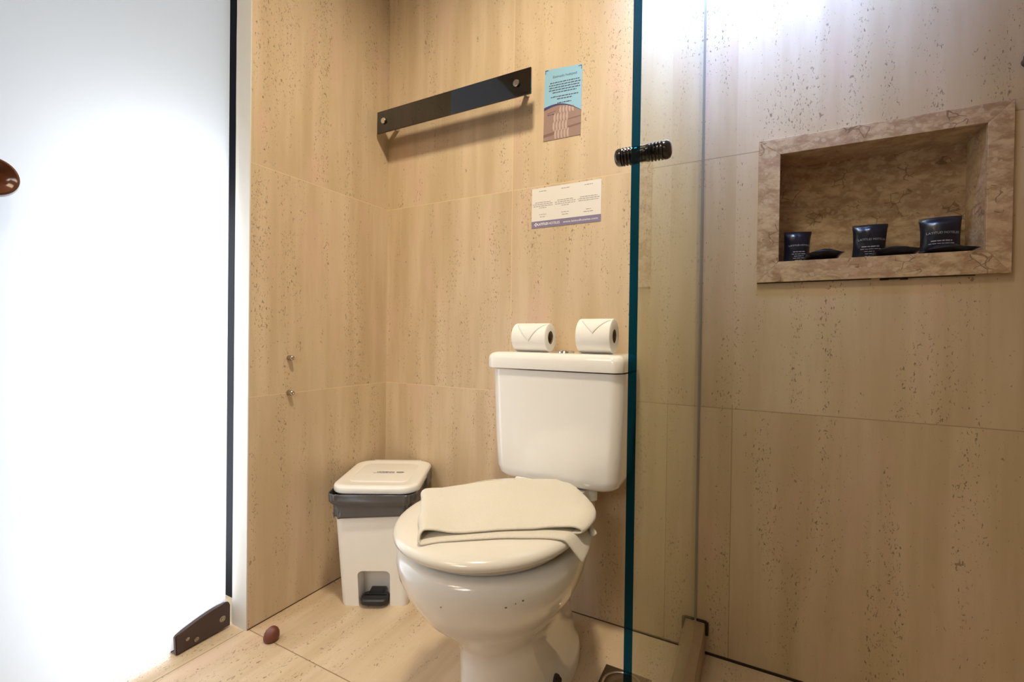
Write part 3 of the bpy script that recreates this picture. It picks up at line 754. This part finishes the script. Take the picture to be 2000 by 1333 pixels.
# little tied fringe ends at the loose corner
b = bmesh.new()
def tassel(b, p0, p1, r):
    p0, p1 = Vector(p0), Vector(p1); d = p1 - p0
    lathe(b, [(0, r * 0.7), (d.length * 0.3, r), (d.length * 0.6, r * 0.72), (d.length * 0.8, r * 1.1), (d.length * 0.96, r), (d.length, r * 0.3)], p0, d, 14)
tassel(b, (0.868, -0.392, 0.428), (0.886, -0.392, 0.402), 0.0058)
obj('fringe_end', b, 'towel', tw)

# ------------------------------------------------------------------ toilet rolls
def toilet_roll(x0, x1, y, R_, label, seed, tip):
    z0 = 0.7252
    t = thing('toilet_roll', label, 'toilet roll', ((x0 + x1) / 2, y, z0), group='toilet rolls on the cistern lid')
    zc = z0 + R_ + 0.0003
    bm = bmesh.new(); r0 = 0.0175; L = x1 - x0
    prof = [(0.0, r0), (0.0, R_ * 0.93), (0.0015, R_ * 0.985), (0.004, R_), (L * 0.5, R_ * 1.004), (L - 0.004, R_), (L - 0.0015, R_ * 0.985), (L, R_ * 0.93), (L, r0), (0.0, r0)]
    a = Vector((1, 0, 0)); seg = 48
    rings = [[Vector((x0 + h, y + r * math.cos(2 * math.pi * i / seg), zc + r * math.sin(2 * math.pi * i / seg))) for i in range(seg)] for h, r in prof]
    loft(bm, rings, False, False)
    body = obj('paper', bm, 'paper', t, angle=40)
    bm = bmesh.new()
    prof = [(0.0006, r0 - 0.0002), (L - 0.0006, r0 - 0.0002), (L - 0.0006, r0 - 0.0014), (0.0006, r0 - 0.0014), (0.0006, r0 - 0.0002)]
    rings = [[Vector((x0 + h, y + r * math.cos(2 * math.pi * i / 32), zc + r * math.sin(2 * math.pi * i / 32))) for i in range(32)] for h, r in prof]
    loft(bm, rings, False, False); obj('cardboard_core', bm, 'core', t)
    # end sheet folded to a point, wrapped over the front
    bm = bmesh.new(); g = []
    for j in range(13):
        tt = j / 12; ang = math.radians(118 + (tip - 118) * tt)
        xa = x0 + L * (0.10 + 0.42 * tt ** 1.2) ; xb = x0 + L * (0.97 - 0.45 * tt ** 0.8)
        row = []
        for i in range(9):
            q = i / 8; rr_ = R_ * 1.004 + 0.0007 + 0.0014 * tt * math.sin(math.pi * q)
            row.append(bm.verts.new((xa + (xb - xa) * q, y + rr_ * math.cos(ang), zc + rr_ * math.sin(ang))))
        g.append(row)
    for j in range(12):
        for i in range(8):
            try: bm.faces.new((g[j][i], g[j][i + 1], g[j + 1][i + 1], g[j + 1][i]))
            except ValueError: pass
    f = obj('pointed_fold', bm, 'flap', t, angle=60)
    md = f.modifiers.new('thickness', 'SOLIDIFY'); md.thickness = 0.0005
toilet_roll(0.567, 0.666, -0.098, 0.0375, 'thinner toilet roll on the left of the cistern lid', 1, 196)
toilet_roll(0.749, 0.836, -0.100, 0.0430, 'fatter toilet roll on the cistern lid beside the glass', 2, 172)

# ------------------------------------------------------------------ pedal bin (built in its own axes: front faces -y, turned about z)
BIN = thing('pedal_bin', 'white plastic pedal bin with grey liner in the corner', 'bin', (0.163, -0.176, 0.0), math.radians(29))
def bring(z, hx, yf, yb, r=0.03): return rrect(0, (yf + yb) / 2, hx, (yb - yf) / 2, r, z, 8)
bm = bmesh.new()
# body as a shell with an arch cut out of the front: columns of the outline, skipping the arch
bz = [0.0, 0.004, 0.06, 0.12, 0.20, 0.29, 0.318]
def bdim(z): t = z / 0.318; return 0.0935 + 0.013 * t, -0.085 - 0.038 * t, 0.085 + 0.015 * t
# front wall drawn as a plate with an arch opening, plus the other three sides
def front_pt(x, z):
    hx, yf, yb = bdim(z); return Vector((x * hx / 0.0935, yf, z))
ax = 0.0435; az = 0.105; ar = 0.014
arch = [(-ax, 0.0)] + [(-ax + ar - ar * math.cos(a), az - ar + ar * math.sin(a)) for a in [math.pi / 2 * k / 6 for k in range(7)]] \
     + [(ax - ar + ar * math.sin(a), az - ar + ar * math.cos(a)) for a in [math.pi / 2 * k / 6 for k in range(7)]] + [(ax, 0.0)]
fx = 0.0935 - 0.018
outer = [(-fx, 0.0), (-fx, 0.318), (fx, 0.318), (fx, 0.0)]
vs = [bm.verts.new(front_pt(x, z)) for x, z in outer + [(x, z) for x, z in reversed(arch)]]
bm.faces.new(vs)
# arch reveal going back
rv = [bm.verts.new(front_pt(x, z) + Vector((0, 0.055, 0))) for x, z in reversed(arch)]
for i in range(len(rv) - 1): bm.faces.new((vs[4 + i], vs[5 + i], rv[i + 1], rv[i]))
bm.faces.new(rv)
# rounded corners and remaining sides
def side(z):
    hx, yf, yb = bdim(z); r = 0.018 * hx / 0.0935; pts = []
    for cx, cy, a0 in ((hx - r, yf + r, 270), (hx - r, yb - r, 0), (-hx + r, yb - r, 90), (-hx + r, yf + r, 180)):
        for k in range(9):
            a = math.radians(a0 + 90 * k / 8); pts.append(Vector((cx + r * math.cos(a), cy + r * math.sin(a), z)))
    return pts
sr = [side(z) for z in bz]
sr[0] = [Vector((p.x * 0.985, p.y * 0.985 if p.y > 0 else p.y, p.z)) for p in sr[0]]
loft(bm, sr, False, False, closed=False)
body = obj('bin_body', bm, 'binp', BIN, angle=40, local=True)
# pedal
bm = bmesh.new()
pr = []
for z, d in ((0.010, 0.004), (0.013, 0.0), (0.022, 0.0), (0.026, 0.003), (0.027, 0.010)):
    pr.append(rrect(0, -0.077, 0.039 - d, 0.026 - d, 0.018, z, 8))
loft(bm, pr); box(bm, -0.022, 0.022, -0.068, -0.034, 0.018, 0.030, bev=0.003)
obj('pedal', bm, 'pedal', BIN, local=True)
# liner turned over the rim, crumpled lower hem
bm = bmesh.new(); lr = []
nl = 120
def outline(hx, yf, yb, r, z): return rrect(0, (yf + yb) / 2, hx, (yb - yf) / 2, r, z, 29)
for j in range(13):
    t = j / 12; z = 0.333 - 0.062 * t
    hx = 0.1195 - 0.0035 * t - (0.007 if t > 0.35 else 0.0) * min(1, (t - 0.35) / 0.15 if t > 0.35 else 0)
    ring_ = outline(hx, -0.1405 + 0.006 * t + (0.006 * min(1, (t - 0.35) / 0.15) if t > 0.35 else 0), 0.108, 0.030, z)
    out = []
    for i, p in enumerate(ring_):
        a = 2 * math.pi * i / len(ring_)
        w = mnoise.noise(Vector((math.cos(a) * 5, math.sin(a) * 5, t * 3.0))) ; w2 = mnoise.noise(Vector((math.cos(a) * 14, math.sin(a) * 14, t * 5)))
        k = 1 + 0.018 * w + 0.014 * w2 + 0.007 * mnoise.noise(Vector((math.cos(a) * 26, math.sin(a) * 26, t * 12)))
        dz = (0.012 * mnoise.noise(Vector((math.cos(a) * 2, math.sin(a) * 2, 9))) - 0.008 * (1 if p.x < -0.07 else 0)) * t
        out.append(Vector((p.x * k, p.y * k, p.z + dz)))
    lr.append(out)
loft(bm, lr, False, False)
ln = obj('bin_liner', bm, 'liner', BIN, angle=70, local=True)
md = ln.modifiers.new('thickness', 'SOLIDIFY'); md.thickness = 0.0007
# liner fold sticking out behind the lid on the right
bm = bmesh.new(); box(bm, 0.100, 0.128, 0.02, 0.108, 0.300, 0.341, bev=0.006)
for v in bm.verts: v.co.x += 0.004 * mnoise.noise(v.co * 40)
obj('liner_fold', bm, 'liner', ln, local=True)
# lid
bm = bmesh.new(); lr = []
for z, d in ((0.330, 0.004), (0.331, 0.0008), (0.334, 0.0), (0.344, 0.0002), (0.348, 0.0022), (0.3505, 0.0065), (0.3510, 0.012), (0.3508, 0.020), (0.3495, 0.024)):
    lr.append(rrect(0.004, 0.0095, 0.1205 - d, 0.1365 - d, 0.048 - d * 0.5, z, 10))
loft(bm, lr)
box(bm, -0.070, 0.086, 0.126, 0.152, 0.336, 0.350, bev=0.003)
lid = obj('bin_lid', bm, 'binp', BIN, angle=50, local=True)
bm = bmesh.new(); lr = [rrect(0.004, 0.010, 0.084 - d, 0.090 - d, 0.02, z, 8) for z, d in ((0.3494, 0.0), (0.3508, 0.002), (0.3510, 0.004))]
loft(bm, lr, False, True); obj('raised_panel', bm, 'binp', lid, local=True)
def flat(b, x, y, z):
    for v in b.verts: v.co = Vector((x + v.co.x, y + v.co.y, z + v.co.z))
    return b
b = flat(text_bm('HIGIENIC', 0.0125, 'CENTER', 0.0003), 0.004, 0.004, 0.3513)
for k in range(7):
    xa = -0.031 + k * 0.0092
    join(b, flat((lambda q: (box(q, 0, 0.0078, 0, 0.0022, -0.0001, 0.0001), q)[1])(bmesh.new()), xa, -0.003, 0.3513))
obj('lid_lettering', b, 'blueink', lid, smooth=False, local=True)
b = bmesh.new()
lathe(b, [(0, 0.0001), (0.0001, 0.0062)], (0, 0, 0), (0, 0, 1), 24, False, False)
for v in b.verts: v.co.x *= 1.9
b2 = flat(b, 0.047, 0.007, 0.3513); obj('logo_oval', b2, 'blueink', lid, smooth=False, local=True)
b = bmesh.new(); box(b, -0.0065, 0.0065, -0.0012, 0.0012, -0.0001, 0.0001)
for v in b.verts: v.co.x += v.co.y * 1.5
flat(b, 0.047, 0.007, 0.3516); obj('logo_slash', b, 'inkw', lid, smooth=False, local=True)
